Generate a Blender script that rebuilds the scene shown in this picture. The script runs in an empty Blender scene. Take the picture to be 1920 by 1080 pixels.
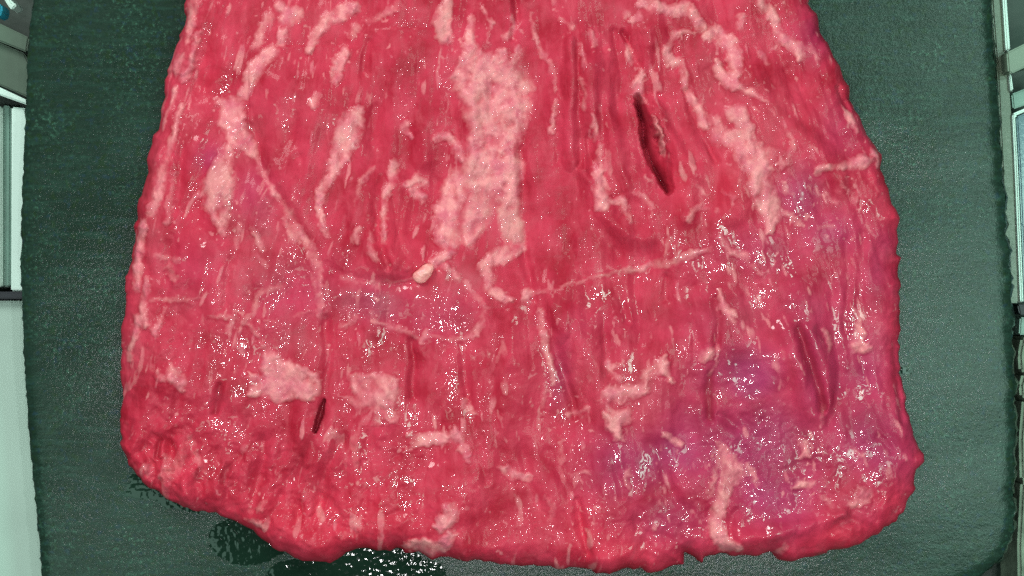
import bpy, math, random
import numpy as np
from mathutils import Vector
random.seed(4); RNG = np.random.RandomState(11)

# ------------------------------------------------------------------ camera, world, light
sc = bpy.context.scene
S = 0.0002                      # metres on the board per photograph pixel
H = 0.60                        # lens height over the board
cam = bpy.data.objects.new('camera', bpy.data.cameras.new('camera'))
sc.collection.objects.link(cam); sc.camera = cam
cam.location = (0, 0, H)
cam.data.sensor_width = 36; cam.data.lens = 36 * H / (1920 * S)
cam.data.clip_start = 0.01; cam.data.clip_end = 50
w = bpy.data.worlds.new('World'); sc.world = w; w.use_nodes = True
w.node_tree.nodes['Background'].inputs[0].default_value = (0.80, 1.0, 0.92, 1)
w.node_tree.nodes['Background'].inputs[1].default_value = 0.13
sc.view_settings.view_transform = 'Standard'; sc.view_settings.look = 'None'
sc.view_settings.exposure = -0.30; sc.view_settings.gamma = 1
sc.cycles.use_denoising = False

def area_lamp(name, loc, target, sx, sy, power, col):
    d = bpy.data.lights.new(name, 'AREA'); d.shape = 'RECTANGLE'; d.size = sx; d.size_y = sy
    d.energy = power; d.color = col
    o = bpy.data.objects.new(name, d); sc.collection.objects.link(o); o.location = loc
    o.rotation_euler = (Vector(target) - Vector(loc)).to_track_quat('-Z', 'Y').to_euler()
    return o
def spot(name, loc, power, radius, col=(1, 1, 1)):
    d = bpy.data.lights.new(name, 'POINT'); d.energy = power; d.shadow_soft_size = radius; d.color = col
    o = bpy.data.objects.new(name, d); sc.collection.objects.link(o); o.location = loc
    return o
area_lamp('relief_key_lamp', (-0.42, 0.62, 0.55), (0, 0, 0), 0.30, 0.30, 6.5, (1.0, 1.0, 0.97))  # added key lamp, low and to the upper left, for relief shading
area_lamp('slate_sheen_light', (0.43, -0.07, 0.75), (0.43, -0.07, 0), 0.22, 0.36, 3.0, (0.60, 1.0, 0.84))  # added panel; its reflection brightens the right side of the slate
area_lamp('slate_sheen_light', (0.42, 0.293, 0.75), (0.42, 0.293, 0), 0.22, 0.12, 1.6, (0.60, 1.0, 0.84))  # added panel; its reflection lightens the slate's top right strip
area_lamp('slate_sheen_light', (-0.42, -0.27, 0.75), (-0.42, -0.27, 0), 0.26, 0.22, .8, (0.60, 1.0, 0.82))  # added panel; its reflection lightens the lower left slate
for lx, ly, lw in [(.20,-.06,4.0),(.05,-.05,3.4),(.10,-.19,3.4),(-.22,-.05,3.2),(-.10,-.17,3.2)]:
    spot('bulb', (lx, ly, 0.80), lw, 0.012)

# ------------------------------------------------------------------ helpers
def P(x, y, z=0.0):
    k = (H - z) / H
    return ((x - 960) * S * k, -(y - 540) * S * k, z)

class Noise:
    def __init__(s, seed): s.t = np.random.RandomState(seed).rand(257, 257).astype(np.float32)
    def __call__(s, x, y):
        xi = np.floor(x).astype(int); yi = np.floor(y).astype(int)
        fx = x - xi; fy = y - yi; fx = fx*fx*(3-2*fx); fy = fy*fy*(3-2*fy)
        a = s.t[xi & 255, yi & 255]; b = s.t[(xi+1) & 255, yi & 255]
        c = s.t[xi & 255, (yi+1) & 255]; d = s.t[(xi+1) & 255, (yi+1) & 255]
        return (a*(1-fx)+b*fx)*(1-fy)+(c*(1-fx)+d*fx)*fy - 0.5
NS = [Noise(i) for i in range(14)]
def fbm(x, y, i, o=4, g=0.5):
    r = 0; a = 1; x, y = .829*x-.559*y, .559*x+.829*y
    for k in range(o):
        x, y = .8*x-.6*y, .6*x+.8*y
        r = r + a*NS[(i+k) % 14](x*2**k + 17.3*k, y*2**k + 5.1*k); a *= g
    return r
def smooth(e0, e1, v):
    t = np.clip((v-e0)/(e1-e0), 0, 1); return t*t*(3-2*t)

def seg_dist(X, Y, a, b):
    dx, dy = b[0]-a[0], b[1]-a[1]; L = dx*dx+dy*dy+1e-9
    t = np.clip(((X-a[0])*dx+(Y-a[1])*dy)/L, 0, 1)
    qx = a[0]+t*dx; qy = a[1]+t*dy
    return np.hypot(X-qx, Y-qy), t, qx, qy
def poly_sdf(X, Y, pts):                     # negative inside; also the nearest outline point
    D = np.full(X.shape, 1e9); QX = X.copy(); QY = Y.copy(); ins = np.zeros(X.shape, bool)
    n = len(pts)
    for i in range(n):
        a, b = pts[i], pts[(i+1) % n]
        d, t, qx, qy = seg_dist(X, Y, a, b)
        m = d < D; D[m] = d[m]; QX[m] = qx[m]; QY[m] = qy[m]
        if a[1] != b[1]:
            c = ((a[1] > Y) != (b[1] > Y)) & (X < (b[0]-a[0])*(Y-a[1])/(b[1]-a[1])+a[0])
            ins ^= c
    return np.where(ins, -D, D), QX, QY
def smooth_closed(pts, rounds=1):
    for _ in range(rounds):
        q = []
        for i in range(len(pts)):
            a, b = pts[i], pts[(i+1) % len(pts)]
            q += [(a[0]*.75+b[0]*.25, a[1]*.75+b[1]*.25), (a[0]*.25+b[0]*.75, a[1]*.25+b[1]*.75)]
        pts = q
    return pts

def link(name, me, mat, parent=None):
    o = bpy.data.objects.new(name, me); sc.collection.objects.link(o)
    if mat: me.materials.append(mat)
    if parent: o.parent = parent
    return o
def raw_mesh(name, V, F):
    me = bpy.data.meshes.new(name); nv, nf = len(V), len(F)
    me.vertices.add(nv); me.vertices.foreach_set('co', np.asarray(V, np.float32).ravel())
    me.loops.add(nf*4); me.loops.foreach_set('vertex_index', np.asarray(F, np.int32).ravel())
    me.polygons.add(nf); me.polygons.foreach_set('loop_start', np.arange(0, nf*4, 4, dtype=np.int32))
    me.update(calc_edges=True); me.validate()
    me.polygons.foreach_set('use_smooth', np.ones(len(me.polygons), bool))
    return me
def attr(me, name, cols):
    a = me.color_attributes.new(name, 'FLOAT_COLOR', 'POINT')
    c = np.ones((len(me.vertices), 4), np.float32)
    for i, v in enumerate(cols): c[:, i] = v
    a.data.foreach_set('color', c.ravel())
def submesh(name, V, F, N, attrs):
    used = np.unique(F); remap = np.full(len(V), -1, np.int64); remap[used] = np.arange(len(used))
    me = raw_mesh(name, V[used], remap[F])
    for k, cols in attrs.items(): attr(me, k, [c[used] for c in cols])
    if N is not None: me.normals_split_custom_set_from_vertices(N[used])
    return me
def tag(o, label=None, cat=None, kind=None, group=None):
    if label: o['label'] = label
    if cat: o['category'] = cat
    if kind: o['kind'] = kind
    if group: o['group'] = group
    return o
def empty(name, loc):
    o = bpy.data.objects.new(name, None); sc.collection.objects.link(o); o.location = loc
    o.empty_display_size = 0.02
    return o

class NT:
    def __init__(s, name):
        s.m = bpy.data.materials.new(name); s.m.use_nodes = True; s.t = s.m.node_tree
        s.b = s.t.nodes['Principled BSDF']
    def n(s, typ, **kw):
        n = s.t.nodes.new(typ)
        for k, v in kw.items(): setattr(n, k, v)
        return n
    def l(s, a, b): s.t.links.new(a, b)
    def val(s, v, sock):
        if isinstance(v, (int, float)): sock.default_value = v
        elif isinstance(v, tuple): sock.default_value = v if len(v) == len(sock.default_value) else v+(1,)
        else: s.l(v, sock)
    def mix(s, f, a, b, blend='MIX'):
        n = s.n('ShaderNodeMix', data_type='RGBA', blend_type=blend)
        s.val(f, n.inputs[0]); s.val(a, n.inputs[6]); s.val(b, n.inputs[7]); return n.outputs[2]
    def math(s, op, a, b=0.0, clamp=False):
        n = s.n('ShaderNodeMath', operation=op, use_clamp=clamp)
        s.val(a, n.inputs[0]); s.val(b, n.inputs[1]); return n.outputs[0]
    def noise(s, vec, scale, detail=3, rough=0.5, dist=0.0):
        n = s.n('ShaderNodeTexNoise'); n.inputs['Scale'].default_value = scale
        n.inputs['Detail'].default_value = detail; n.inputs['Roughness'].default_value = rough
        n.inputs['Distortion'].default_value = dist
        if vec: s.l(vec, n.inputs['Vector'])
        return n.outputs[0]
    def mapping(s, vec, scale=(1, 1, 1), rot=(0, 0, 0)):
        n = s.n('ShaderNodeMapping'); n.inputs['Scale'].default_value = scale; n.inputs['Rotation'].default_value = rot
        s.l(vec, n.inputs[0]); return n.outputs[0]
    def coord(s): return s.n('ShaderNodeTexCoord').outputs['Object']
    def ramp(s, v, a, b):
        n = s.n('ShaderNodeMapRange'); n.clamp = True
        s.val(v, n.inputs[0]); n.inputs[1].default_value = a; n.inputs[2].default_value = b; return n.outputs[0]
    def bump(s, h, strength, dist, nrm=None):
        n = s.n('ShaderNodeBump'); s.val(strength, n.inputs['Strength']); n.inputs['Distance'].default_value = dist
        s.l(h, n.inputs['Height'])
        if nrm: s.l(nrm, n.inputs['Normal'])
        return n.outputs[0]
    def get(s, name):
        a = s.n('ShaderNodeAttribute', attribute_name=name); sp = s.n('ShaderNodeSeparateColor'); s.l(a.outputs['Color'], sp.inputs[0])
        return sp.outputs

# ------------------------------------------------------------------ materials
def flesh_material():
    m = NT('flesh'); co = m.coord()
    A = m.get('look'); fat, purple, crease_shade = A[0], A[1], A[2]
    B = m.get('wet'); wet, bright, pale = B[0], B[1], B[2]
    grain = m.noise(m.mapping(co, (1, 0.22, 1)), 420, 3, .6, .6)
    blot = m.noise(co, 70, 4, .6)
    fine = m.noise(co, 900, 2, .6)
    red = m.mix(m.ramp(blot, .35, .65), (.36, .012, .030), (.54, .036, .074))
    red = m.mix(m.math('MULTIPLY', m.ramp(grain, .5, .75), .12), red, (.74, .115, .17))
    red = m.mix(m.math('MULTIPLY', bright, 0.6), red, (.66, .034, .068))
    pur = m.mix(m.ramp(blot, .35, .65), (.27, .020, .072), (.38, .034, .115))
    red = m.mix(m.math('MULTIPLY', m.ramp(m.noise(m.mapping(co, (1, .4, 1)), 150, 5, .7, .8), .50, .70), .30), red, (.64, .105, .145))
    c = m.mix(m.math('MULTIPLY', purple, .95), red, pur)
    c = m.mix(m.math('MULTIPLY', pale, .52), c, (.56, .13, .165))
    fatc = m.mix(m.ramp(m.noise(co, 190, 4, .6), .35, .65), (.62, .13, .18), (.80, .285, .29))
    fatc = m.mix(m.math('MULTIPLY', m.ramp(m.noise(co, 60, 2), .5, .7), .45), fatc, (.55, .22, .20))
    fm = m.math('ADD', fat, m.math('MULTIPLY', m.math('SUBTRACT', fine, .5), .35))
    c = m.mix(m.ramp(fm, .12, .92), c, fatc)
    c = m.mix(crease_shade, c, (.20, .012, .022))  # shade of creases and slit painted in as dark red
    m.l(c, m.b.inputs['Base Color'])
    m.b.inputs['Roughness'].default_value = .42
    m.b.inputs['Specular IOR Level'].default_value = .12
    m.l(m.math('ADD', m.math('MULTIPLY', wet, .95), .06, True), m.b.inputs['Coat Weight']); m.b.inputs['Coat Roughness'].default_value = .07
    m.b.inputs['Coat IOR'].default_value = 1.6
    b0 = m.bump(grain, .14, .0010); b1 = m.bump(fine, .14, .0006, b0)
    lump = m.n('ShaderNodeTexVoronoi', feature='SMOOTH_F1'); lump.inputs['Scale'].default_value = 330
    lump.inputs['Smoothness'].default_value = .5; m.l(co, lump.inputs['Vector'])
    inv = m.math('SUBTRACT', 1.0, lump.outputs['Distance'])
    b2 = m.bump(inv, m.math('MULTIPLY', fat, .12), .0011, b1)
    m.l(b2, m.b.inputs['Normal'])
    w1 = m.noise(co, 440, 0.5, .5, .3)
    cb = m.bump(w1, m.math('ADD', m.math('MULTIPLY', wet, .34), .02), .0011)
    m.l(cb, m.b.inputs['Coat Normal'])
    return m.m

def slate_material(name, wet=False):
    m = NT(name); co = m.coord()
    st = m.noise(m.mapping(co, (.22, 1.5, 1), (0, 0, .12)), 260, 4, .65, .5)
    big = m.noise(m.mapping(co, (.7, 1.2, 1)), 26, 4, .6)
    sp = m.noise(co, 620, 3, .8)
    if wet:
        c = m.mix(m.ramp(big, .35, .65), (.004, .015, .009), (.008, .026, .016))
    else:
        c = m.mix(m.ramp(big, .32, .68), (.010, .024, .016), (.017, .037, .027))
        c = m.mix(m.math('MULTIPLY', m.ramp(st, .48, .66), .7), c, (.020, .056, .040))
        c = m.mix(m.math('MULTIPLY', m.math('MULTIPLY', m.ramp(sp, .54, .70), .85), m.ramp(m.noise(co, 60, 3, .6), .40, .66)), c, (.055, .15, .10))  # mica sparkle put into the base colour as light speckles
        c = m.mix(m.math('MULTIPLY', m.ramp(sp, .46, .34), .6), c, (.004, .020, .012))
        c = m.mix(m.math('MULTIPLY', m.ramp(m.noise(co, 420, 2), .60, .72), .5), c, (.016, .040, .060))
        c = m.mix(m.math('MULTIPLY', m.ramp(m.noise(co, 340, 2), .58, .7), .4), c, (.015, .038, .007))
    m.l(c, m.b.inputs['Base Color'])
    m.b.inputs['Specular IOR Level'].default_value = .5 if wet else .22
    if wet:
        m.b.inputs['Roughness'].default_value = .08; m.b.inputs['Specular IOR Level'].default_value = .25
        b = m.bump(m.noise(co, 620, 0.5, .5), .16, .0008)
    else:
        m.l(m.math('SUBTRACT', .22, m.math('MULTIPLY', m.ramp(sp, .55, .75), .06)), m.b.inputs['Roughness'])
        b0 = m.bump(st, .05, .0005)
        b = m.bump(sp, .45, .0003, b0)
    m.l(b, m.b.inputs['Normal'])
    return m.m

def plain(name, col, rough=.5, metal=0.0, var=.15, scale=40, bump=.1):
    m = NT(name); co = m.coord(); n = m.noise(co, scale, 4, .6)
    c2 = tuple(x*(1-var) for x in col)
    m.l(m.mix(m.ramp(n, .35, .65), c2, col), m.b.inputs['Base Color'])
    m.b.inputs['Roughness'].default_value = rough; m.b.inputs['Metallic'].default_value = metal
    m.l(m.bump(m.noise(co, scale*8, 3), bump, .0008), m.b.inputs['Normal'])
    return m.m
FLESH = flesh_material()
SLATE = slate_material('slate'); WETSLATE = slate_material('wet_slate', True)

# ------------------------------------------------------------------ heightfield grid clipped to an outline
def clipped_grid(x0, x1, y0, y1, step, outline):
    xs = np.arange(x0, x1+step, step); ys = np.arange(y0, y1+step, step)
    X, Y = np.meshgrid(xs, ys); sd, QX, QY = poly_sdf(X, Y, outline)
    ny, nx = X.shape; idx = np.arange(nx*ny).reshape(ny, nx)
    ins = sd < 0
    keep = ins[:-1, :-1] | ins[1:, :-1] | ins[:-1, 1:] | ins[1:, 1:]
    out = sd >= 0
    X2 = np.where(out, QX, X); Y2 = np.where(out, QY, Y)
    F = np.stack([idx[1:, :-1], idx[1:, 1:], idx[:-1, 1:], idx[:-1, :-1]], -1)   # counter-clockwise seen from above
    return X, Y, X2, Y2, np.minimum(sd, 0), keep, F

# ------------------------------------------------------------------ THE BOARD
edge = [(66,-60),(60,0),(52,60),(50,100),(46,200),(44,240),(42,300),(39,380),(38,440),(36,500),(38,540),(39,570),(41,640),(46,720),(50,780),(54,840),(60,900),(66,960),(72,1020),(76,1080),(84,1130),
        (600,1135),(1300,1128),(1700,1120),(1790,1105),(1835,1082),(1862,1062),(1880,1048),(1890,1028),(1902,1000),(1906,960),(1902,920),(1906,880),(1903,850),(1908,800),(1903,750),(1908,720),(1901,690),(1904,660),(1899,640),(1902,600),(1898,560),(1899,520),(1893,490),(1896,470),(1888,440),(1889,420),(1886,390),(1888,370),(1882,340),(1882,300),(1877,260),(1878,230),(1871,180),(1869,120),(1863,60),(1860,0),(1856,-60)]
dense = []
for i in range(len(edge)):
    a, b = edge[i], edge[(i+1) % len(edge)]
    n = max(1, int(math.hypot(b[0]-a[0], b[1]-a[1])/7))
    for k in range(n):
        t = k/n; x = a[0]+(b[0]-a[0])*t; y = a[1]+(b[1]-a[1])*t
        s = 3.0 if x < 900 else 4.5
        dense.append((x + s*(random.random()-.5), y + s*(random.random()-.5)*.6))
board = empty('slate_board', (0, 0, -0.008))
tag(board, 'dark green grey slate serving board with rough chipped edges under the raw steak', 'slate board')
X, Y, X2, Y2, sd, keep, F = clipped_grid(20, 1925, -75, 1140, 5.0, dense)
Z = 0.0008*fbm(X/260, Y/160, 3, 2) - 0.0022*np.exp(sd/7.0)*(0.6+0.8*np.abs(fbm(X/18, Y/18, 5, 2)))
Z = Z + np.where((X > 1500), .00004*fbm(X/14, Y/12, 8, 2), 0)
V = np.stack([(X2-960)*S, -(Y2-540)*S, Z+0.008], -1).reshape(-1, 3)
fk = F[keep]
me = submesh('slate_top', V, fk, None, {})
link('top', me, SLATE, board)
# flaked side wall
rim = []; 
for (x, y) in dense:
    rim.append((x, y))
n = len(rim); VV = []; cx, cy = 980, 540
for j, (z, o) in enumerate([(0.0062, 0), (0.0045, 3), (0.002, 5), (0.0, 3)]):
    for i, (x, y) in enumerate(rim):
        px, py = rim[i-1]; qx, qy = rim[(i+1) % n]
        tx, ty = qx-px, qy-py; L = math.hypot(tx, ty) or 1
        nx, ny = -ty/L, tx/L
        if nx*(x-cx)/900 + ny*(y-cy)/500 < 0: nx, ny = -nx, -ny
        q = o*(.5+1.0*random.random()) * (1 if x < 900 else 1.6)
        VV.append(((x+nx*q-960)*S, -(y+ny*q-540)*S, z))
FF = [(j*n+i, (j+1)*n+i, (j+1)*n+(i+1) % n, j*n+(i+1) % n) for j in range(3) for i in range(n)]
link('edge', raw_mesh('slate_edge', VV, FF), SLATE, board)

# ------------------------------------------------------------------ THE STEAK: traced lines (x, y, half width) and shapes
OUT = [(347,0),(344,45),(335,75),(325,100),(313,130),(307,150),(306,175),(302,200),(297,240),(286,250),(278,280),(275,325),(265,365),(255,410),(250,440),(247,470),(243,500),(236,540),(232,570),(228,620),(225,660),(224,690),(228,730),(228,770),(226,810),(230,840),(243,870),(262,895),(290,922),(340,952),(395,963),(430,975),(470,995),(500,1015),(515,1028),(545,1040),(570,1055),(600,1058),(640,1045),(660,1033),(690,1028),(750,1030),(780,1038),(795,1048),(840,1046),(870,1050),(940,1058),(1000,1060),(1080,1065),(1110,1073),(1150,1077),(1180,1070),(1200,1065),(1215,1075),(1240,1073),(1262,1066),(1285,1060),(1288,1043),(1305,1042),(1318,1056),(1322,1040),(1360,1041),(1400,1040),(1450,1038),(1460,1048),(1490,1052),(1540,1040),(1600,1025),(1640,1003),(1680,975),(1700,950),(1712,925),(1718,885),(1730,862),(1735,845),(1725,838),(1718,828),(1708,800),(1702,760),(1690,700),(1686,660),(1690,620),(1690,580),(1684,520),(1687,470),(1687,410),(1670,370),(1657,335),(1652,290),(1640,275),(1625,250),(1612,225),(1600,190),(1585,155),(1560,100),(1545,70),(1530,30),(1515,0),(1500,-40),(1460,-120),(1380,-170),(1000,-190),(600,-180),(420,-130),(360,-60)]
ZO = 0.003; ZT = 0.017
def up(x, y, z): k = (H-z)/H; return (960+(x-960)*k, 540+(y-540)*k)
OUTW = []
q = []
for x, y in OUT: q.append(up(x, y, ZO))
for i in range(len(q)):
    a, b = q[i], q[(i+1) % len(q)]; m_ = max(1, int(math.hypot(b[0]-a[0], b[1]-a[1])/9))
    for k in range(m_):
        t = k/m_; px_, py_ = a[0]+(b[0]-a[0])*t, a[1]+(b[1]-a[1])*t
        jx = float(fbm(np.array([px_/16]), np.array([py_/16]), 3, 3)[0]); jy = float(fbm(np.array([px_/16+40]), np.array([py_/16]), 5, 3)[0])
        OUTW.append((px_+10*jx+random.uniform(-.8, .8), py_+10*jy+random.uniform(-.8, .8)))

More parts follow.
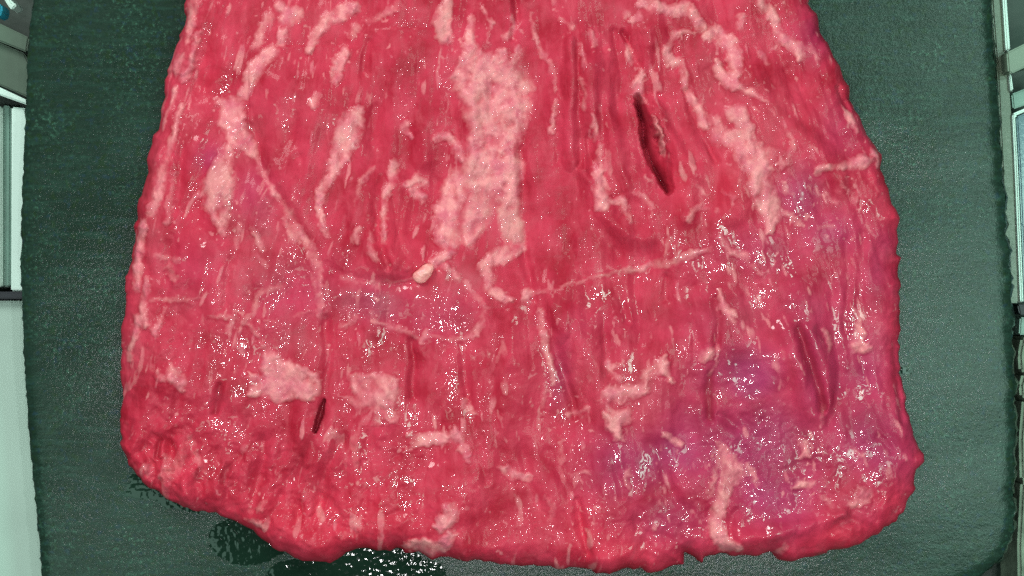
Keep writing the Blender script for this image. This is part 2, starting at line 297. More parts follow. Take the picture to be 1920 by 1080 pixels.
# fat: strength, raise, points
FAT = [
 (1,1,[(905,160,54),(945,168,52),(930,205,56),(925,250,46),(918,290,40),(905,330,40)]),
 (1,1,[(880,28,4),(884,55,9),(880,80,12),(886,98,14),(868,125,10),(850,142,6)]),
 (1,1,[(862,345,24),(840,375,24),(836,410,23),(838,445,24)]),
 (1,1,[(950,310,30),(952,360,24),(955,410,20),(965,445,21),(972,462,12),(935,478,14),(912,495,12)]),
 (.8,1,[(905,350,26),(895,400,24),(880,445,18)]),
 (1,1,[(838,2,10),(828,40,17),(833,66,15)]),
 (.9,1,[(926,118,10),(945,96,8)]), (.9,1,[(966,110,9),(972,88,6)]),
 (1,1,[(405,188,8),(432,198,20),(430,228,24),(446,256,20),(470,282,10)]),
 (.8,.6,[(470,282,7),(485,312,5),(508,350,4),(530,382,5),(562,432,6),(588,478,8)]),
 (.8,.6,[(588,480,10),(596,540,8),(600,590,8)]),
 (1,1,[(505,100,13),(482,122,14),(466,150,12),(452,172,11)]),
 (.95,1,[(424,278,9),(416,312,19),(410,345,30),(404,375,27),(414,402,20),(416,430,9)]),
 (.9,1,[(520,8,8),(548,26,17),(530,38,10)]), (.7,.8,[(505,30,9),(490,55,9),(478,88,8)]),
 (.9,1,[(665,10,10),(640,18,13),(612,34,11),(592,58,9),(582,80,7),(574,97,4)]),
 (.9,1,[(530,58,9),(526,80,8)]),
 (1,1,[(358,-10,13),(352,40,9),(345,72,7)]), (.8,1,[(366,60,5),(360,92,6),(352,118,8),(338,142,9)]),
 (.9,1,[(334,100,6),(322,132,7)]), (.8,.8,[(325,165,7),(315,190,5),(307,214,4),(300,240,3)]),
 (.7,.8,[(336,198,5),(325,240,6),(314,288,7),(301,330,9),(290,372,11),(279,402,8)]),
 (.55,.7,[(322,325,5),(315,380,6),(309,420,6)]), (.9,1,[(262,415,7),(257,448,10),(252,490,8),(247,540,7)]),
 (.65,.8,[(270,520,6),(262,565,7),(268,608,10)]), (.85,1,[(256,600,10),(242,640,6),(235,672,7)]),
 (.7,.8,[(300,595,5),(288,622,6)]),
 (1,1,[(672,205,10),(658,228,20),(648,258,22),(640,288,14),(625,318,12),(606,345,9),(598,380,7),(601,410,6),(610,446,4)]),
 (.8,1,[(590,195,8),(598,178,8)]), (.85,1,[(628,150,7),(632,118,9),(646,94,8)]),(.6,.8,[(660,70,6),(668,50,10)]),
 (.5,.7,[(690,36,6),(720,25,8),(748,10,8)]),
 (.9,1,[(762,225,5),(756,240,8),(770,256,4)]),
 (1,1,[(738,308,8),(730,340,7),(722,380,7),(717,420,6),(722,456,4)]),
 (.55,.7,[(700,312,5),(678,342,5),(668,382,4)]),
 (.9,1,[(760,347,6),(776,334,8),(797,341,6)]), (.9,1,[(776,356,9),(790,370,8)]),
 (.85,1,[(816,258,6),(840,252,6),(856,272,11),(864,296,8)]),
 (.7,.8,[(672,432,6),(666,452,6)]), (.7,.8,[(694,440,4),(698,470,6),(706,486,5)]),
 (1,1.2,[(812,494,9),(828,482,10),(846,474,6)]), (.8,1,[(828,500,5),(850,508,6),(862,520,4)]),
 (.9,1,[(906,500,12),(918,522,9),(914,542,8),(936,552,9),(955,562,6)]), (.9,1,[(988,555,11)]),
 (.75,.8,[(995,25,4),(1002,62,4),(1011,86,4),(1026,112,5),(1038,138,7),(1043,164,4)]),
 (.65,.8,[(1042,190,4),(1038,218,6),(1034,244,4)]),
 (.8,.8,[(906,12,5),(914,30,4),(924,42,3),(914,58,2),(916,80,2)]),
 (.7,.8,[(962,30,4),(966,55,5),(950,68,7)]),
 (.75,.8,[(1040,-5,6),(1042,14,4)]),(.7,.8,[(1052,36,4),(1072,52,5)]),
 (.6,.8,[(1087,150,3),(1098,176,6),(1096,200,5)]),(.7,.8,[(1110,214,4),(1117,248,5),(1113,266,4)]),
 (.55,.6,[(1086,80,3),(1092,110,5),(1094,132,3)]),
 (1,1,[(1126,274,4),(1120,302,9),(1121,330,8),(1127,356,13),(1131,386,13)]),(.8,.8,[(1146,378,6),(1166,376,8),(1174,396,5),(1180,412,3)]),
 (.9,1,[(1174,80,4),(1180,100,7),(1187,116,5)]),(.7,.8,[(1105,58,4),(1118,80,6)]),
 (.85,1,[(1203,136,8),(1196,156,11),(1204,180,6),(1215,189,3)]),(.8,1,[(1180,40,3),(1200,30,5)]),(.6,.7,[(1175,25,8)]),
 (1,1,[(1205,8,8),(1238,10,11),(1262,20,10),(1288,10,11),(1305,30,8),(1316,48,9)]),
 (1,1,[(1322,66,8),(1345,60,15),(1368,74,13),(1379,102,13),(1381,132,11),(1376,150,9)]),
 (.7,.8,[(1300,58,3),(1280,54,4),(1266,62,6),(1258,82,6)]),
 (.95,1,[(1253,92,7),(1260,116,10),(1276,116,6),(1286,138,5),(1287,162,6)]),
 (1,1,[(1289,164,6),(1297,180,7),(1312,196,10),(1321,216,9),(1326,238,5)]),
 (.9,1,[(1346,114,5),(1354,136,9),(1372,152,10),(1396,166,6)]),(.9,1,[(1396,166,6),(1422,180,5),(1440,196,3)]),
 (.85,.9,[(1350,252,18),(1340,226,12)]),(.9,1,[(1385,212,18),(1400,238,14)]),
 (1,1,[(1358,255,14),(1390,262,20),(1410,290,24),(1426,322,21)]),
 (1,1,[(1428,345,22),(1440,380,22),(1452,408,16),(1446,430,8)]),
 (.5,.7,[(1445,285,12),(1476,302,8),(1484,280,7),(1480,255,6)]),
 (1,1,[(1470,346,5),(1477,358,4),(1492,362,3)]),(.9,1,[(1466,394,5),(1484,402,5),(1502,417,5)]),
 (1,1,[(1428,2,9),(1444,18,13),(1456,42,9),(1466,66,9),(1485,76,11),(1500,86,13),(1504,104,8)]),
 (.75,1,[(1520,84,5),(1536,102,4),(1538,118,3)]),(.6,.7,[(1388,32,8),(1388,46,8)]),
 (.9,1,[(1588,198,4),(1600,213,8),(1609,238,5)]),(.85,.9,[(1532,322,5),(1548,312,8),(1572,309,6),(1600,306,7),(1624,300,12),(1638,300,7)]),
 (.9,1,[(1647,282,7),(1651,304,4)]),(.8,.8,[(1427,92,4),(1443,117,3)]),
 (.5,.6,[(1578,345,3),(1600,356,4),(1611,372,5)]),(.6,.6,[(1548,352,3),(1556,372,5),(1572,380,5)]),
 (.5,.5,[(1605,440,6)]),(.45,.5,[(1540,424,3),(1570,422,4)]),
 (.85,1,[(1292,412,7),(1300,392,6),(1324,388,7)]),(.6,.7,[(1345,395,5)]),(.6,.6,[(1308,352,5),(1324,364,5)]),(.6,.6,[(1358,358,4),(1372,366,5)]),
 (.8,.6,[(1334,462,4),(1292,480,6),(1252,494,8),(1212,502,6),(1172,508,4)]),(.65,.5,[(1172,508,4),(1132,516,3),(1090,529,3),(1040,541,3),(994,551,3)]),
 (.7,.6,[(1352,448,6),(1370,468,6),(1396,480,7),(1412,498,5),(1432,516,4)]),
 (.6,.5,[(640,522,5),(680,532,3),(722,530,3),(762,525,3),(776,522,3)]),
 (.6,.5,[(455,604,4),(474,584,5),(482,560,4),(490,546,4)]),(.45,.5,[(490,546,4),(520,540,4),(545,524,4)]),
 (.5,.5,[(552,592,4),(578,584,3)]),(.45,.5,[(520,604,3),(500,598,3)]),
 (.5,.5,[(275,562,4),(330,562,4),(378,556,4)]),(.5,.5,[(395,592,4),(440,592,4),(468,606,4),(482,632,5)]),
 (.6,.6,[(288,480,5),(318,486,6),(330,486,4)]),(.6,.6,[(310,500,8),(326,520,6)]),
 (.9,.9,[(320,690,6),(328,704,13),(338,716,11),(339,732,5)]),(.7,.8,[(294,698,5),(306,710,7)]),
 (.8,.8,[(872,756,8),(886,774,8)]),(.8,.6,[(1165,682,3),(1143,690,4),(1140,678,4)]),
 (.7,.6,[(1136,680,3),(1150,700,5),(1165,712,4)]),
 (.8,.8,[(1064,780,5),(1090,776,6),(1106,766,5)]),
 (.9,1,[(1350,838,5),(1366,858,12),(1384,880,18),(1372,902,16),(1360,926,12)]),
 (1,1.2,[(1358,930,12),(1349,952,12),(1345,978,12),(1351,1002,13),(1362,1026,13),(1388,1030,7)]),
 (.7,.7,[(1408,872,5),(1416,900,6),(1418,916,3)]),(.6,.7,[(1345,830,4),(1350,860,6),(1340,900,6),(1332,930,7)]),
 (.8,.8,[(1174,882,4),(1176,900,7),(1180,916,4)]),(.9,.9,[(1246,814,4),(1264,826,5),(1280,835,4)]),
 (.7,.7,[(1350,544,4),(1357,570,7),(1368,588,11),(1376,602,7)]),(.7,.7,[(1344,652,3),(1343,680,4),(1334,704,3)]),
 (.7,.7,[(1014,580,5),(1020,620,6),(1028,662,7),(1036,702,6),(1042,722,4)]),
 (.6,.5,[(692,584,4),(706,606,4),(732,616,5),(762,620,5),(784,634,4)]),(.7,.6,[(790,636,6),(800,626,8)]),(.6,.5,[(810,628,4),(838,634,4),(866,638,4)]),
 (.75,.6,[(866,638,4),(890,622,6),(908,602,6),(911,580,6),(900,562,5),(882,548,5),(876,530,5)]),
 (.6,.5,[(640,616,7),(655,606,7),(664,596,6)]),
 (.6,.6,[(1476,1030,9),(1466,1042,6)]),(.6,.6,[(1230,990,6)]),(.5,.5,[(1540,930,5),(1558,950,6)]),
 (.7,.7,[(1620,860,4),(1600,840,3)]),(.8,.7,[(1704,852,4),(1706,862,3)]),(.6,.6,[(1624,930,14),(1600,945,10)]),
 (.75,.7,[(1548,620,4),(1560,640,7),(1558,655,5)]),(.6,.6,[(1550,760,5),(1546,800,4)]),
 (.6,.6,[(1255,450,4),(1248,480,5)]),(.6,.6,[(1190,355,4),(1205,366,5),(1218,384,6)]),
 (.7,.7,[(1212,330,3),(1222,340,3)]),(.85,.8,[(1070,893,4),(1105,886,4)]),(.6,.6,[(1018,930,4),(1034,952,5),(1032,976,4)]),
 (.6,.6,[(1056,830,4),(1050,880,5),(1060,902,6)]),(.5,.5,[(1024,730,5),(1014,780,5)]),
 (.6,.7,[(302,950,0.1),(300,880,5),(308,862,4)]),(.6,.7,[(350,820,6),(358,850,7),(372,878,6),(382,892,4)]),(.7,.7,[(270,880,6),(276,892,5)]),(.5,.6,[(306,860,6),(312,900,6)]),
 (.7,.8,[(456,976,5),(478,988,7),(492,994,5)]),(.55,.6,[(482,960,6),(492,945,8)]),(.5,.5,[(455,842,7)]),(.5,.5,[(590,1010,6)]),(.5,.6,[(640,1004,8)]),
 (.6,.6,[(480,480,5),(500,500,6)]),(.5,.6,[(444,432,6),(442,462,5)]),(.6,.6,[(474,430,8),(482,456,6),(494,470,4)]),(.5,.6,[(540,400,12),(552,440,14)]),
]
POLY = [
 (.95,1,[(484,642),(508,662),(555,682),(598,700),(600,738),(575,752),(545,750),(515,758),(492,742),(464,746),(472,726),(463,700),(478,706),(490,712),(488,675)]),
 (.72,.9,[(655,702),(700,697),(745,708),(750,740),(738,768),(752,780),(745,795),(722,790),(700,768),(665,765),(650,752),(632,744),(668,746),(650,728)]),
 (.95,1,[(764,816),(800,811),(843,813),(850,800),(863,812),(880,835),(879,864),(868,852),(858,848),(860,836),(838,830),(800,838),(767,836),(772,826)]),
 (.9,1,[(932,878),(952,876),(996,894),(994,907),(960,900),(942,890)]),
 (.9,1,[(832,944),(862,938),(861,966),(848,984),(824,1000),(810,984),(828,966)]),
 (.95,1,[(750,1028),(775,1017),(820,1014),(843,996),(860,1000),(846,1022),(832,1044),(795,1050),(782,1036)]),
 (.72,.9,[(1118,748),(1138,722),(1178,724),(1204,714),(1200,696),(1246,664),(1256,690),(1267,724),(1252,714),(1242,702),(1216,712),(1214,736),(1160,754)]),
 (.8,.9,[(1128,772),(1176,765),(1188,788),(1164,798),(1172,828),(1154,824),(1142,800)]),
 (.95,1,[(1497,902),(1530,900),(1527,917),(1494,916)]),
 (.85,1,[(1500,824),(1523,828),(1524,860),(1500,864),(1510,844)]),
 (.95,1,[(1608,606),(1624,616),(1625,638),(1642,652),(1632,662),(1604,666),(1606,630)]),
 (.7,.8,[(1312,662),(1336,654),(1334,676),(1316,682)]),
]
# creases: depth (mm), shade painted into the colour, points
CREASE = [
 (4,.9,[(605,752,3),(599,778,10),(590,808,7)]),(2,.5,[(588,808,6),(560,860,8),(545,900,8)]),
 (2,.6,[(410,722,4),(407,750,9),(398,775,5)]),(2.2,.8,[(370,885,5),(366,900,7)]),(1.6,.5,[(424,878,8),(412,905,6)]),(1.6,.5,[(292,830,4),(288,860,4)]),
 (2.4,.65,[(1333,706,5),(1332,740,9),(1334,785,7)]),(2.6,.6,[(1500,615,5),(1512,655,8),(1526,690,8),(1540,730,6),(1546,770,5)]),
 (2.2,.28,[(976,280,7),(980,360,9),(983,430,8),(990,500,7),(1002,560,7)]),
 (1.4,.12,[(1060,440,9),(1085,500,10),(1110,570,9)]),(1.4,.12,[(1150,520,8),(1175,600,8)]),(1.6,.15,[(1130,430,14),(1160,480,12)]),
 (2,.22,[(1016,560,6),(1040,640,7),(1062,710,6),(1080,780,6)]),(2,.25,[(608,600,6),(612,660,7),(608,750,7)]),
 (1.6,.2,[(772,640,5),(775,690,6),(772,745,5)]),(1.5,.2,[(866,650,5),(872,720,6),(886,800,6),(912,900,6)]),
 (2,.3,[(1080,940,6),(1090,990,8),(1105,1040,6)]),(1.8,.25,[(715,330,5),(706,390,9),(712,450,8),(728,500,5)]),
 (1.6,.3,[(966,-10,5),(968,40,5),(962,70,4)]),(1.4,.2,[(850,150,8),(848,200,10),(860,260,8)]),
 (1.2,.2,[(1288,170,4),(1300,205,6),(1318,250,6),(1345,300,4)]),(1.4,.25,[(1168,60,3),(1182,80,5),(1196,115,4)]),
 (1.2,.2,[(1150,60,7),(1160,120,8),(1162,170,8)]),(1.4,.15,[(1105,260,8),(1108,320,8)]),(1.2,.3,[(1365,120,4),(1372,132,3)]),
 (1.2,.2,[(650,330,8),(640,380,12),(650,430,10)]),(1.4,.2,[(466,200,5),(476,240,5)]),(1.2,.2,[(690,80,6),(680,130,8)]),
 (1.2,.2,[(1590,450,6),(1598,520,7),(1590,620,6)]),(1.2,.15,[(1625,440,7),(1618,520,8),(1624,620,7)]),(1.3,.3,[(1690,640,4),(1694,720,7),(1702,790,6)]),
 (1.4,.3,[(1350,780,6),(1370,790,9),(1385,800,7)]),(1.3,.15,[(1250,520,6),(1252,560,6)]),(1.3,.2,[(1345,560,4),(1348,610,5),(1342,650,5)]),
 (1.2,.2,[(690,820,7),(688,850,7)]),(1.3,.3,[(540,905,8),(575,880,6)]),(1.5,.3,[(1580,975,6),(1620,985,8)]),(1.3,.15,[(1130,800,8),(1150,860,8),(1170,930,8)]),
 (1.3,.2,[(840,60,4),(850,90,5)]),(1.2,.2,[(560,300,8),(575,360,10)]),(1.2,.25,[(1655,820,6),(1690,860,6)]),(1.4,.3,[(1372,1000,6),(1380,960,5)]),
 (1.3,.2,[(560,945,6),(555,985,5)]),(1.2,.25,[(1330,1000,5),(1334,960,5)]),(1.2,.3,[(1580,160,3),(1600,200,3)]),
]
def _c(d, w, *p): CREASE.append((d*.78, .2, [(x, y, w*1.15) for x, y in p]))
for d_, w_, p_ in [(1.6,7,[(1056,70),(1050,180),(1048,300)]),(1.6,6,[(1083,50),(1084,200),(1090,310)]),(1.8,7,[(1130,90),(1128,200),(1140,300),(1165,360)]),(1.5,6,[(1152,100),(1156,200),(1168,290),(1190,350)]),
  (1.6,7,[(1226,100),(1220,170)]),(2.0,7,[(1238,186),(1272,250),(1305,300)]),(1.3,8,[(1400,180),(1440,230),(1505,285)]),(1.3,8,[(1450,180),(1500,222),(1560,262)]),(1.3,9,[(1480,130),(1540,200),(1600,282)]),
  (1.6,7,[(330,180),(306,300),(284,400)]),(1.6,7,[(366,120),(342,250),(328,400),(305,520)]),(1.2,7,[(392,240),(372,380),(350,500)]),
  (2.4,9,[(472,235),(492,330),(545,405),(590,490),(640,520),(700,532),(770,528),(815,500)]),(1.3,10,[(562,100),(542,190),(545,260)]),(1.6,9,[(705,200),(695,300),(700,330)]),(1.8,8,[(822,340),(815,430),(805,485)]),(1.4,8,[(604,250),(590,330),(585,400)]),
  (1.4,8,[(430,490),(424,570)]),(1.4,8,[(700,640),(694,760)]),(1.4,8,[(935,640),(925,740),(940,860)]),(1.6,8,[(1130,590),(1142,700)]),(1.5,8,[(1190,520),(1202,640)]),(1.4,8,[(1300,540),(1312,680)]),(1.5,8,[(1620,640),(1640,740),(1690,830)]),
  (1.5,7,[(1562,560),(1578,700),(1562,800)]),(1.6,9,[(1225,835),(1260,920),(1292,965)]),(1.6,9,[(1165,830),(1195,960),(1212,1040)]),(1.4,9,[(1400,790),(1450,880)]),(1.4,9,[(962,700),(972,820),(1002,930),(1062,1045)]),(1.4,8,[(1030,850),(1082,950)]),
  (2.4,7,[(266,840),(290,905)]),(2.4,7,[(312,840),(330,890),(324,935)]),(2.6,7,[(352,830),(364,900),(374,950)]),(2.4,8,[(402,850),(394,940)]),(2.4,8,[(448,860),(430,950)]),(2.2,8,[(492,830),(470,960)]),(2.6,9,[(640,830),(604,890),(590,970)]),(2.0,8,[(540,760),(528,860)]),(1.8,9,[(690,940),(740,990)]),(2,8,[(520,930),(500,1000)]),
  (1.8,8,[(290,740),(285,820)]),(1.8,8,[(335,740),(330,800)]),(1.6,8,[(470,760),(452,820)]),(1.5,10,[(890,640),(880,560)]),(1.3,10,[(1060,300),(1080,420)]),(1.4,9,[(1195,420),(1230,500)]),(1.3,9,[(1420,200),(1350,170),(1330,130)])]:
    _c(d_, w_, *p_)
# ridges (raised folds of muscle): height mm, points
RIDGE = [(2.6,[(560,180,60),(620,300,70),(690,420,60),(740,490,26)]),(1.8,[(760,120,40),(790,200,30),(800,300,16)]),(1.2,[(1380,300,10),(1380,400,22)]),(1.5,[(1070,80,10),(1068,200,12),(1070,300,14)]),(1.8,[(1100,320,14),(1150,420,16),(1210,450,14)]),(1.4,[(1020,540,24),(1060,620,20)]),(1.6,[(1420,150,24),(1500,250,26),(1580,330,22)]),(2.2,[(1110,120,22),(1120,200,22),(1150,280,26),(1180,340,26)]),(2,[(1235,200,12),(1270,260,18),(1300,330,22),(1290,400,18)]),
 (1.6,[(745,340,16),(750,400,22),(752,460,20),(760,500,14)]),(1.8,[(1390,1015,14),(1460,1000,14),(1540,978,13),(1580,966,8)]),(1.4,[(1520,620,10),(1548,690,14),(1556,760,10)]),
 (1.2,[(1040,200,30),(1020,320,34),(1030,420,30)]),(1.4,[(1475,620,14),(1500,700,16),(1522,780,14)]),(1.2,[(940,640,34),(960,760,34),(1000,900,30)]),
 (1,[(820,650,26),(830,740,26)]),(1.2,[(690,640,34),(700,740,34)]),(1.4,[(1210,60,14),(1225,150,14)]),(1.2,[(1060,590,18),(1110,700,26),(1140,780,22)]),
 (1.4,[(470,940,18),(520,990,24),(590,1030,24)]),(1.2,[(330,880,12),(345,930,12)]),(1.2,[(395,880,12),(400,930,14)]),(1.2,[(450,880,16),(440,930,14)])]
PURPLE = [(1400,850,190,120,.9),(1560,700,120,200,.6),(1640,700,50,160,.45),(1395,700,95,60,1),(1240,860,130,70,1),(1450,930,120,80,.8),(1645,530,50,130,.45),(1620,830,110,90,.8),(1620,680,60,100,.7),(1500,370,50,60,.6),(1660,460,40,50,.4),(1380,610,110,70,.35),(1270,980,110,50,.6),
 (1130,620,120,60,.12),(1560,440,90,60,.6),(1450,480,140,60,.4),(700,580,70,40,.5),(470,360,40,60,.35),(380,290,24,30,.6),(1540,60,40,60,.5),(1600,250,60,60,.3),(1060,700,22,80,.4),(830,600,80,40,.25),(560,560,90,70,.25),(360,500,60,80,.15),(1350,800,60,40,.7),(1600,960,90,40,.3)]
PALE = [(700,575,80,36,.9),(490,420,60,60,.7),(480,520,80,50,.5),(560,600,60,40,.4),(260,600,30,90,.7),(290,420,26,130,.5),(340,120,30,100,.5),(560,40,120,40,.4),(450,260,50,50,.5),(1420,280,70,90,.5),(1150,12,150,14,.3),(1340,170,60,90,.4),(870,530,50,30,.7),(900,390,60,70,.8),(1160,730,80,50,.4),(1380,600,50,40,.35),(540,640,60,40,.5),(700,740,70,40,.4),(350,560,60,30,.3),(1600,930,50,40,.35),(1470,850,60,60,.25),(620,270,50,60,.3),(910,120,70,30,.7),(1640,620,30,50,.4),(430,560,60,60,.2)]
BRIGHT = [(1726,852,16,22,1.6),(620,970,190,70,.8),(330,880,110,60,.5),(1180,1030,90,40,.9),(1520,1000,200,36,1),(1690,960,40,60,.8),(1725,850,18,30,1),(1540,690,16,90,.9),(1490,720,20,80,.7),(1100,1000,40,60,.9),(1380,340,40,60,.6),(1690,400,26,60,.8),(1675,620,18,70,.7),(640,120,60,90,.25),(740,440,50,70,.45),(1250,150,50,80,.2),(1090,840,50,60,.5),(780,960,200,80,.3),(620,640,40,30,.4),(350,420,50,60,.4),(620,30,200,60,.2),(390,130,40,60,.4),(1270,330,30,60,.5)]
WET = [(380,290,28,36),(408,385,26,50),(380,500,34,36),(700,570,70,36),(560,545,60,40),(470,640,70,36),(430,730,50,40),(935,610,30,50),(955,570,26,16),(1020,630,16,40),(1045,670,22,40),(1060,750,30,40),(865,690,14,50),(1130,550,40,30),(1180,580,50,40),(1270,600,40,30),(1370,430,36,30),(1500,370,20,40),(1340,500,90,50),(1450,520,70,60),(1480,560,60,60),(1540,570,16,30),(1540,620,40,50),(1400,700,60,40),(1400,740,60,30),(1108,935,20,30),(1270,1000,80,40),(1420,970,70,60),(1440,930,40,24),(1600,880,60,50),(1590,740,40,40),(650,880,60,50),(760,920,70,40),(620,940,60,40),(500,900,50,30),(400,830,50,50),(1215,870,60,40),(650,245,30,20),(1645,390,16,30),(370,870,50,40),(520,200,30,30),(440,240,20,20),(1240,1020,60,20),(1640,900,30,40),(730,800,60,40),(830,580,40,40),(690,640,30,40),(540,190,40,30),(1520,850,40,50),(1390,830,40,30),(450,160,30,20),(600,490,60,20),(1600,600,20,50),(870,780,30,14),(1500,1020,90,20),(1190,690,30,24)]

step = 2.2
X, Y, X2, Y2, sd, keep, F = clipped_grid(205, 1755, -205, 1092, step, OUTW)
# working coordinates: where the photograph shows each board point seen at steak height, roughened so that edges are ragged
kk = H/(H-ZT)
U = 960+(X-960)*kk; W = 540+(Y-540)*kk
eU = U + 6.5*fbm(U/26, W/26, 1, 3) + 6*fbm(U/7, W/7, 5, 2); eW = W + 6.5*fbm(U/26+50, W/26, 2, 3) + 6*fbm(U/7+9, W/7, 7, 2)
wU = U + 30*fbm(U/120, W/120, 4, 2); wW = W + 30*fbm(U/120+9, W/120, 6, 2)
def line_mask(pts, soft=1.0, fx=eU, fy=eW, gauss=False):
    wmax = max(p[2] for p in pts)+26
    x0 = min(p[0] for p in pts)-wmax; x1 = max(p[0] for p in pts)+wmax; y0 = min(p[1] for p in pts)-wmax; y1 = max(p[1] for p in pts)+wmax
    j = np.where((U[0] > x0) & (U[0] < x1))[0]; i = np.where((W[:, 0] > y0) & (W[:, 0] < y1))[0]
    if len(i) == 0 or len(j) == 0: return None
    sl = (slice(i[0], i[-1]+1), slice(j[0], j[-1]+1)); xx = fx[sl]; yy = fy[sl]
    m = np.full(xx.shape, -9.0)
    ps = pts if len(pts) > 1 else pts*2
    for a, b in zip(ps[:-1], ps[1:]):
        d, t, _, _ = seg_dist(xx, yy, a, b); r = a[2]+(b[2]-a[2])*t
        m = np.maximum(m, 2*np.exp(-(d/(r*1.15+2))**2)-1 if gauss else (r-d)/(soft*(3.2+.20*r)))
    return sl, np.clip(.5+.5*m, 0, 1)
def poly_mask(pts, soft=5.0, fx=None, fy=None):
    fx = eU if fx is None else fx; fy = eW if fy is None else fy
    x0 = min(p[0] for p in pts)-26; x1 = max(p[0] for p in pts)+26; y0 = min(p[1] for p in pts)-26; y1 = max(p[1] for p in pts)+26
    j = np.where((U[0] > x0) & (U[0] < x1))[0]; i = np.where((W[:, 0] > y0) & (W[:, 0] < y1))[0]
    sl = (slice(i[0], i[-1]+1), slice(j[0], j[-1]+1))
    d, _, _ = poly_sdf(fx[sl], fy[sl], pts)
    return sl, np.clip(.5-.5*d/soft, 0, 1)
fat = np.zeros(X.shape); owner = np.full(X.shape, -1); raised = np.zeros(X.shape); best = np.full(X.shape, .42)
k = 0
for kind, items in (('l', FAT), ('p', POLY)):
    for s, r, pts in items:
        res = line_mask(pts) if kind == 'l' else poly_mask(pts)
        if res is None: k += 1; continue
        sl, m = res
        wd = min(1, max(p[2] for p in pts)/11) if kind == 'l' else 1
        fat[sl] = np.maximum(fat[sl], m*s*(.72+.28*wd)); raised[sl] = np.maximum(raised[sl], m*r*(.3+.7*wd))
        v = m*s; up_ = v > best[sl]
        o = owner[sl]; o[up_] = k; owner[sl] = o; b_ = best[sl]; b_[up_] = v[up_]; best[sl] = b_
        k += 1
crease_shade = np.zeros(X.shape); cre = np.zeros(X.shape)
sU = U + 4*fbm(U/30, W/30, 1, 3); sW = W + 4*fbm(U/30+50, W/30, 2, 3)
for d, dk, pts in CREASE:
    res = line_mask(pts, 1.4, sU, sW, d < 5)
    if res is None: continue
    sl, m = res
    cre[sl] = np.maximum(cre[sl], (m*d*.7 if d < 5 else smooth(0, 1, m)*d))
    if dk > .4: crease_shade[sl] = np.maximum(crease_shade[sl], smooth(.3, 1, m)*dk*.8)  # only the darkest creases get painted shade
slit = [(1197,180),(1203,186),(1212,205),(1222,236),(1240,262),(1252,285),(1256,320),(1260,356),(1254,360),(1240,334),(1222,306),(1208,272),(1204,236),(1199,205)]
sl, m = poly_mask(slit, 6.0, .5*sU+.5*eU, sW)
ld = np.full(m.shape, 1e9)
for a, b in zip([(1197,180),(1199,205),(1204,236),(1208,272),(1222,306),(1240,334)], [(1199,205),(1204,236),(1208,272),(1222,306),(1240,334),(1256,360)]):
    ld = np.minimum(ld, seg_dist(U[sl], W[sl], a, b)[0])
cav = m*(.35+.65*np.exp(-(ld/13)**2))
cre[sl] = np.maximum(cre[sl], cav*8); crease_shade[sl] = np.maximum(crease_shade[sl], smooth(.30, 1, cav)*.82*(.85+.6*fbm(U[sl]/14, W[sl]/34, 4, 2)))
strip = line_mask([(1226,214,2),(1236,238,3),(1242,262,4),(1244,280,3)], 1.0)
crease_shade[strip[0]] *= 1-.55*strip[1]; fat[strip[0]] = np.maximum(fat[strip[0]], .8*strip[1]); cre[strip[0]] -= 2*strip[1]
cre_mod = np.clip(.75+1.1*fbm(U/50, W/90, 7, 2), .25, 1.3)
rid = np.zeros(X.shape)
for h_, pts in RIDGE:
    res = line_mask(pts, 1.8, sU, sW, True)
    if res is None: continue
    sl, m = res; rid[sl] = np.maximum(rid[sl], m*h_)
def blobs(L, wx=wU, wy=wW):
    r = np.zeros(X.shape)
    for b in L:
        a = b[4] if len(b) > 4 else 1
        r = np.maximum(r, a*np.exp(-(((wx-b[0])/b[2])**2+((wy-b[1])/b[3])**2)))
    return r
purple = blobs(PURPLE); pale = blobs(PALE); bright = blobs(BRIGHT); wet = blobs(WET)
# grain of the muscle fans out from far above the picture
A_ = (U-950)/(W+1700)*2200; R_ = W
gx = A_ + 26*fbm(U/200, W/260, 9, 3)
fib = fbm(gx/34, R_/240, 2, 3); fib2 = fbm(gx/11, R_/110, 6, 3); fib3 = fbm(gx/80, R_/330, 10, 2)
fold = 1-np.abs(fbm(gx/46, R_/300, 12, 2))*3.2
lump = fbm(U/30, W/30, 4, 4); lump2 = np.abs(fbm(U/15, W/17, 8, 2, .4))
rough_zone = blobs([(320,870,110,90,1.5),(600,960,140,70,1.3),(450,880,220,80,1),(640,960,200,80,.9),(300,620,70,200,.6),(1560,930,180,90,.7),(1420,880,120,120,.6),(700,870,150,60,.8),(350,100,60,160,.5),(520,560,140,60,.4),(1250,1000,160,50,.5)])
wet = np.clip(wet**.7*smooth(.04, .22, fbm(U/17, W/22, 3, 3))*1.1, 0, 1)
# pale dashes and streaks of thin fat along the grain
fatn = fbm(U/17, W/21, 3, 3)
fat = np.clip(fat*(.95+1.0*fatn), 0, 1)
dash = smooth(.35, .56, fbm(gx/15, R_/52, 3, 3)+.22*rough_zone) * smooth(-.1, .3, fbm(U/140, W/120, 7, 2)+.12)
web = smooth(.08, 0, np.abs(fbm(U/60, W/75, 11, 3)))*smooth(.05, .3, fbm(U/180, W/150, 5, 2)+.1)
fat = np.maximum(fat, .62*dash); fat = np.maximum(fat, .0*web)
dash2 = smooth(.34, .54, fbm(gx/8+30, R_/34, 8, 3))*smooth(.0, .3, fbm(U/110+9, W/110, 3, 2)+.08); fat = np.maximum(fat, .5*dash2)
spk = smooth(.38, .52, fbm(U/8, W/10, 9, 2))*smooth(.0, .3, fbm(U/90, W/90, 1, 2)+.08); fat = np.maximum(fat, .6*spk)
pale = np.clip(pale*(.75+1.0*fbm(U/34, W/48, 13, 4)), 0, 1)
purple = np.clip(purple*(1.1+.5*fbm(gx/60, W/110, 2, 3)), 0, 1)
d_mm = -sd*S*1000
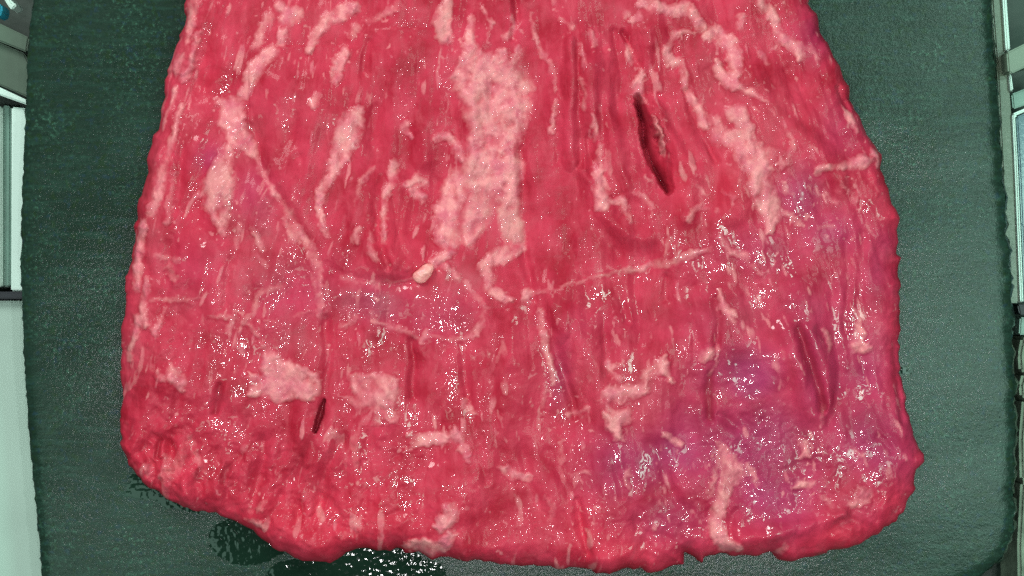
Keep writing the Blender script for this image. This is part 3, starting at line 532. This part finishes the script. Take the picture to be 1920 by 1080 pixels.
Rr = 10.5 + 5*fbm(U/120, W/120, 3, 2)
prof = np.sqrt(np.clip(1-(1-np.clip(d_mm/Rr, 0, 1))**2, 0, 1))
T = 14.5 + 3.0*fbm(U/420, W/420, 1, 2) + 5.5*fbm(U/130, W/170, 9, 2)
edgefade = smooth(0, 3.5, d_mm)
h = T*prof + edgefade*(edgefade*0 + 1.0*fib + .18*fib2 + 2.0*fib3 + .10*np.clip(fold, -1, 1) + .45*lump + np.exp(-d_mm/9)*(1.5*fbm(U/26, W/26, 6, 3)) + rough_zone*(1.5*lump+1.0*fbm(gx/26, R_/60, 5, 2)+.5*lump2)
      + rid*1.6 - cre*1.45*np.where(cre > 2.4, 1, cre_mod) + raised*(.55 + 1.1*fatn + .4*lump2) + .2*dash)
h = np.maximum(h, .15*smooth(0, .5, d_mm))
Z = h/1000
# vertex normals for the whole surface, shared by all its pieces
gy, gxx = np.gradient(Z, step*S)
N = np.stack([-gxx, gy, np.ones_like(Z)], -1); N /= np.linalg.norm(N, axis=-1, keepdims=True)
V = np.stack([(X2-960)*S, -(Y2-540)*S, Z], -1).reshape(-1, 3); N = N.reshape(-1, 3)
ATT = {'look': [fat.ravel(), purple.ravel(), np.clip(crease_shade, 0, 1).ravel()], 'wet': [wet.ravel(), bright.ravel(), pale.ravel()]}
steak = empty('raw_steak', (0, 0, 0))
tag(steak, 'raw red flank steak with pink fat streaks and wet glints filling the slate board', 'steak')
fo = np.maximum.reduce([owner[:-1, :-1], owner[1:, :-1], owner[:-1, 1:], owner[1:, 1:]])
MINF = 36
for i in range(k):
    sel = keep & (fo == i)
    if sel.sum() < MINF: fo[fo == i] = -1; continue
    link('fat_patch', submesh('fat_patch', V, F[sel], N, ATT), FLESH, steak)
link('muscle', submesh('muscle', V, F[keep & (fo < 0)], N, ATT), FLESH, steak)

# the one pale waxy nodule standing proud in the middle
def capsule_blob(name, chain, mat, parent, seed=0, segs=20, lift=0.0):
    rnd = random.Random(seed); VV = []; FFq = []
    pts = [Vector(P(x, y, z)) for x, y, z, r in chain]; rs = [r for *_, r in chain]
    rings = []
    n = 26
    for i in range(n+1):
        t = i/n*(len(pts)-1); a = min(int(t), len(pts)-2); f = t-a
        c = pts[a].lerp(pts[a+1], f); r = rs[a]+(rs[a+1]-rs[a])*f
        e = min(i, n-i)/n*2; r *= math.sqrt(max(1e-4, 1-(1-min(1, e*2.6))**2))
        rings.append((c, r))
    d = (pts[-1]-pts[0]).normalized(); s = d.cross(Vector((0, 0, 1))).normalized(); u = s.cross(d)
    for c, r in rings:
        for j in range(segs):
            an = 2*math.pi*j/segs; q = 1+.10*math.sin(3*an+c.x*900)+.05*rnd.uniform(-1, 1)
            VV.append(c+s*math.cos(an)*r*q+u*math.sin(an)*r*.8*q)
    for i in range(n):
        for j in range(segs):
            FFq.append((i*segs+j, i*segs+(j+1) % segs, (i+1)*segs+(j+1) % segs, (i+1)*segs+j))
    return link(name, raw_mesh(name, [tuple(v) for v in VV], FFq), mat, parent)
def waxy():
    m = NT('waxy_fat'); co = m.coord()
    m.l(m.mix(m.ramp(m.noise(co, 500, 3), .35, .65), (.84, .27, .27), (.90, .40, .36)), m.b.inputs['Base Color'])
    m.b.inputs['Roughness'].default_value = .38; m.l(m.bump(m.noise(co, 500, 3), .4, .001), m.b.inputs['Normal'])
    return m.m
def z_at(x, y):
    i = int(round((540+(y-540)/kk+205)/step)); j = int(round((960+(x-960)/kk-205)/step)); return Z[i, j]
zn = z_at(792, 515)+.0008
capsule_blob('fat_nodule', [(777, 526, zn, .0019), (788, 518, zn+.0006, .0026), (800, 508, zn+.0008, .0024), (812, 497, zn+.0004, .0014)], waxy(), steak, 3)

# ------------------------------------------------------------------ wet patches on the slate
def wet_patch(label, pts):
    q = smooth_closed([tuple(p) for p in pts], 1)
    xs = [p[0] for p in q]; ys = [p[1] for p in q]
    dd = []
    for i in range(len(q)):
        a, b = q[i], q[(i+1) % len(q)]; n_ = max(1, int(math.hypot(b[0]-a[0], b[1]-a[1])/4))
        for t in range(n_): dd.append((a[0]+(b[0]-a[0])*t/n_+random.uniform(-4, 4), a[1]+(b[1]-a[1])*t/n_+random.uniform(-2.5, 2.5)))
    x, y, x2, y2, s_, kp, f_ = clipped_grid(min(xs)-6, max(xs)+6, min(ys)-6, max(ys)+6, 2.5, dd)
    z = 0.0008*fbm(x/260, y/160, 3, 2) + .00010*smooth(0, -14, s_)*(1+.8*fbm(x/8, y/8, 2, 2)) + .00006
    v = np.stack([(x2-960)*S, -(y2-540)*S, z], -1).reshape(-1, 3)
    o = link('wet_patch', submesh('wet_patch', v, f_[kp], None, {}), WETSLATE)
    tag(o, label, 'wet patch', group='wet patches on the slate')
wet_patch('small dark wet patch on slate by the lower left corner of the steak', [(252,880),(240,905),(236,930),(262,935),(290,938),(305,955),(330,950),(345,958),(380,965),(340,930),(290,900)])
wet_patch('round dark wet patch with bright glints below the steak, between its corner and lowest bulge', [(400,985),(390,1010),(398,1035),(425,1052),(455,1062),(490,1058),(515,1045),(540,1035),(500,1000),(450,970),(420,975)])
wet_patch('broad dark wet patch along the bottom edge of the steak', [(505,1060),(500,1090),(520,1110),(650,1112),(760,1105),(840,1095),(835,1060),(800,1052),(770,1030),(700,1015),(650,1025),(600,1045),(550,1050)])
wet_patch('tiny dark wet patch at the right edge of the steak', [(1688,684),(1702,690),(1708,698),(1700,704),(1686,700)])

# ------------------------------------------------------------------ surroundings: counter, tray frame on the left, rail on the right
def box_poly(name, pts, z0, z1, mat, parent=None, bev=.0006):
    import bmesh
    bm = bmesh.new(); vs = [bm.verts.new(P(x, y, z1)) for x, y in pts]
    f = bm.faces.new(vs); bmesh.ops.recalc_face_normals(bm, faces=[f])
    if f.normal.z < 0: f.normal_flip()
    r = bmesh.ops.extrude_face_region(bm, geom=[f])
    for v in r['geom']:
        if isinstance(v, bmesh.types.BMVert): v.co.z = z1
    for v in vs: v.co.z = z0
    bmesh.ops.recalc_face_normals(bm, faces=bm.faces[:])
    if bev: bmesh.ops.bevel(bm, geom=bm.edges[:], offset=bev, segments=2, affect='EDGES')
    me = bpy.data.meshes.new(name); bm.to_mesh(me); bm.free()
    return link(name, me, mat, parent)
dark = plain('dark_counter', (.022, .05, .036), .5, 0, .4, 30)
pale_m = plain('pale_panel', (.36, .52, .44), .45, 0, .12, 18)
whitem = plain('white_metal', (.60, .82, .73), .3, 0, .08, 18)
greym = plain('grey_metal', (.16, .30, .24), .35, 0, .25, 30)
slabm = plain('slab_metal', (.085, .14, .10), .35, 0, .25, 40)
olive = plain('olive_metal', (.12, .17, .11), .3, 0, .35, 60, .25)
black = plain('black_rubber', (.008, .014, .02), .5)
c = box_poly('counter', [(-500,-500),(2420,-500),(2420,1580),(-500,1580)], -.06, -.05, dark, None, 0); tag(c, kind='structure')
lf = empty('steel_channel', P(10, 370, -.05))
def sub(o_parent, *a, **k):
    o = box_poly(*a, **k); o.parent = o_parent
    o.matrix_parent_inverse.identity(); 
    me = o.data; off = Vector(o_parent.location)
    for v in me.vertices: v.co -= off
    return o
tag(lf, 'pale steel channel with bright inner lip left of the slate board', 'channel')
sub(lf, 'top_lip', [(-80,128),(0,164),(60,192),(60,200),(-80,150)], -.03, -.022, whitem)
sub(lf, 'inner_lip', [(21,200),(60,204),(60,546),(20,546)], -.036, -.026, whitem)
sub(lf, 'channel', [(5,196),(20,200),(19,538),(5,538)], -.046, -.034, greym)
sub(lf, 'outer_lip', [(-60,190),(4,200),(4,538),(-60,538)], -.042, -.031, pale_m)
o = box_poly('rubber_strip', [(-80,547),(60,547),(60,561),(-80,561)], -.046, -.022, black); tag(o, 'thin black strip between pale steel channel and pale panel, left of board', 'strip')
o = box_poly('pale_panel', [(-80,564),(95,564),(95,1200),(-80,1200)], -.04, -.026, pale_m); tag(o, 'smooth pale grey green panel beside the lower left board edge', 'panel')
sb = empty('stepped_slab', P(10, 100, -.04)); tag(sb, 'grey green stepped metal slab at the upper left board edge', 'metal slab')
sub(sb, 'upper_step', [(-80,8),(0,44),(54,70),(50,98),(0,78),(-80,50)], -.04, -.018, slabm)
sub(sb, 'lower_step', [(-80,52),(0,80),(46,100),(60,130),(60,186),(0,160),(-80,122)], -.04, -.022, slabm)
o = box_poly('white_clip', [(4,-8),(14,10),(22,19),(32,8),(22,4),(16,-8)], -.03, -.02, whitem); tag(o, 'small white curved clip in the top left corner', 'clip')
o = box_poly('cyan_knob', [(-12,6),(3,8),(4,22),(-2,32),(-12,30)], -.03, -.02, plain('cyan_plastic', (.02, .30, .42), .3)); tag(o, 'small cyan blue knob at the left picture edge near the top', 'knob')

rl = empty('steel_rail', P(1890, 280, -.04)); tag(rl, 'long narrow steel rail with bright lip along the right board edge', 'rail')
sub(rl, 'rail_body', [(1856,-60),(1876,-60),(1886,90),(1896,200),(1904,330),(1911,568),(1885,568),(1880,330),(1872,160),(1862,30)], -.04, -.012, olive)
sub(rl, 'bright_lip', [(1877,-60),(1884,-60),(1895,95),(1887,96)], -.03, -.0095, whitem)
sub(rl, 'bright_lip', [(1893,140),(1897,139),(1901,170),(1896,172)], -.03, -.0095, whitem)
sub(rl, 'end_cap', [(1908,571),(1990,571),(1990,590),(1912,590)], -.04, -.014, black)
o = box_poly('bracket', [(1888,98),(1925,80),(1990,50),(1990,105),(1925,125),(1898,138),(1891,136)], -.03, -.004, plain('bracket_metal', (.16, .24, .17), .4)); tag(o, 'grey green slanted bracket joined to the right rail', 'bracket')
gp = empty('glass_panel', P(1915, 390, -.03)); tag(gp, 'blue grey glassy panel with pale rim at the right picture edge', 'panel')
sub(gp, 'rim', [(1899,213),(1925,202),(1990,180),(1990,186),(1925,208),(1904,217),(1909,300),(1914,420),(1920,568),(1914,568),(1908,420),(1903,300)], -.03, -.010, whitem)
sub(gp, 'pane', [(1906,219),(1925,211),(1990,190),(1990,568),(1922,568),(1916,420),(1911,300)], -.03, -.014, plain('blue_grey_glass', (.16, .27, .30), .12))
o = box_poly('grey_plate', [(1897,176),(1990,140),(1990,172),(1925,196),(1900,205)], -.04, -.014, greym); tag(o, 'grey plate between the slanted bracket and glassy panel', 'plate')
stone = plain('pale_stone', (.26, .36, .26), .7, 0, .5, 120, .5)
o = box_poly('grey_block', [(1913,595),(1990,595),(1990,628),(1911,628)], -.04, -.022, greym); tag(o, 'dull grey block under the black end cap, right edge', 'block')
for i, (y0, y1, x, lab) in enumerate([(632,698,1912,'pale green stone block just below the dull grey block'),(699,747,1914,'smallest pale stone block in the right edge column'),(748,902,1914,'tall pale stone block beside the lower right board edge'),(903,1140,1911,'pale stone block in the bottom right corner')]):
    bm_o = box_poly('stone_block', [(x+4,y0),(1990,y0),(1990,y1),(x,y1),(x-2,(y0+y1)/2)], -.04, -.016, stone, None, .0012); tag(bm_o, lab, 'stone block', group='pale stone blocks along the right edge')
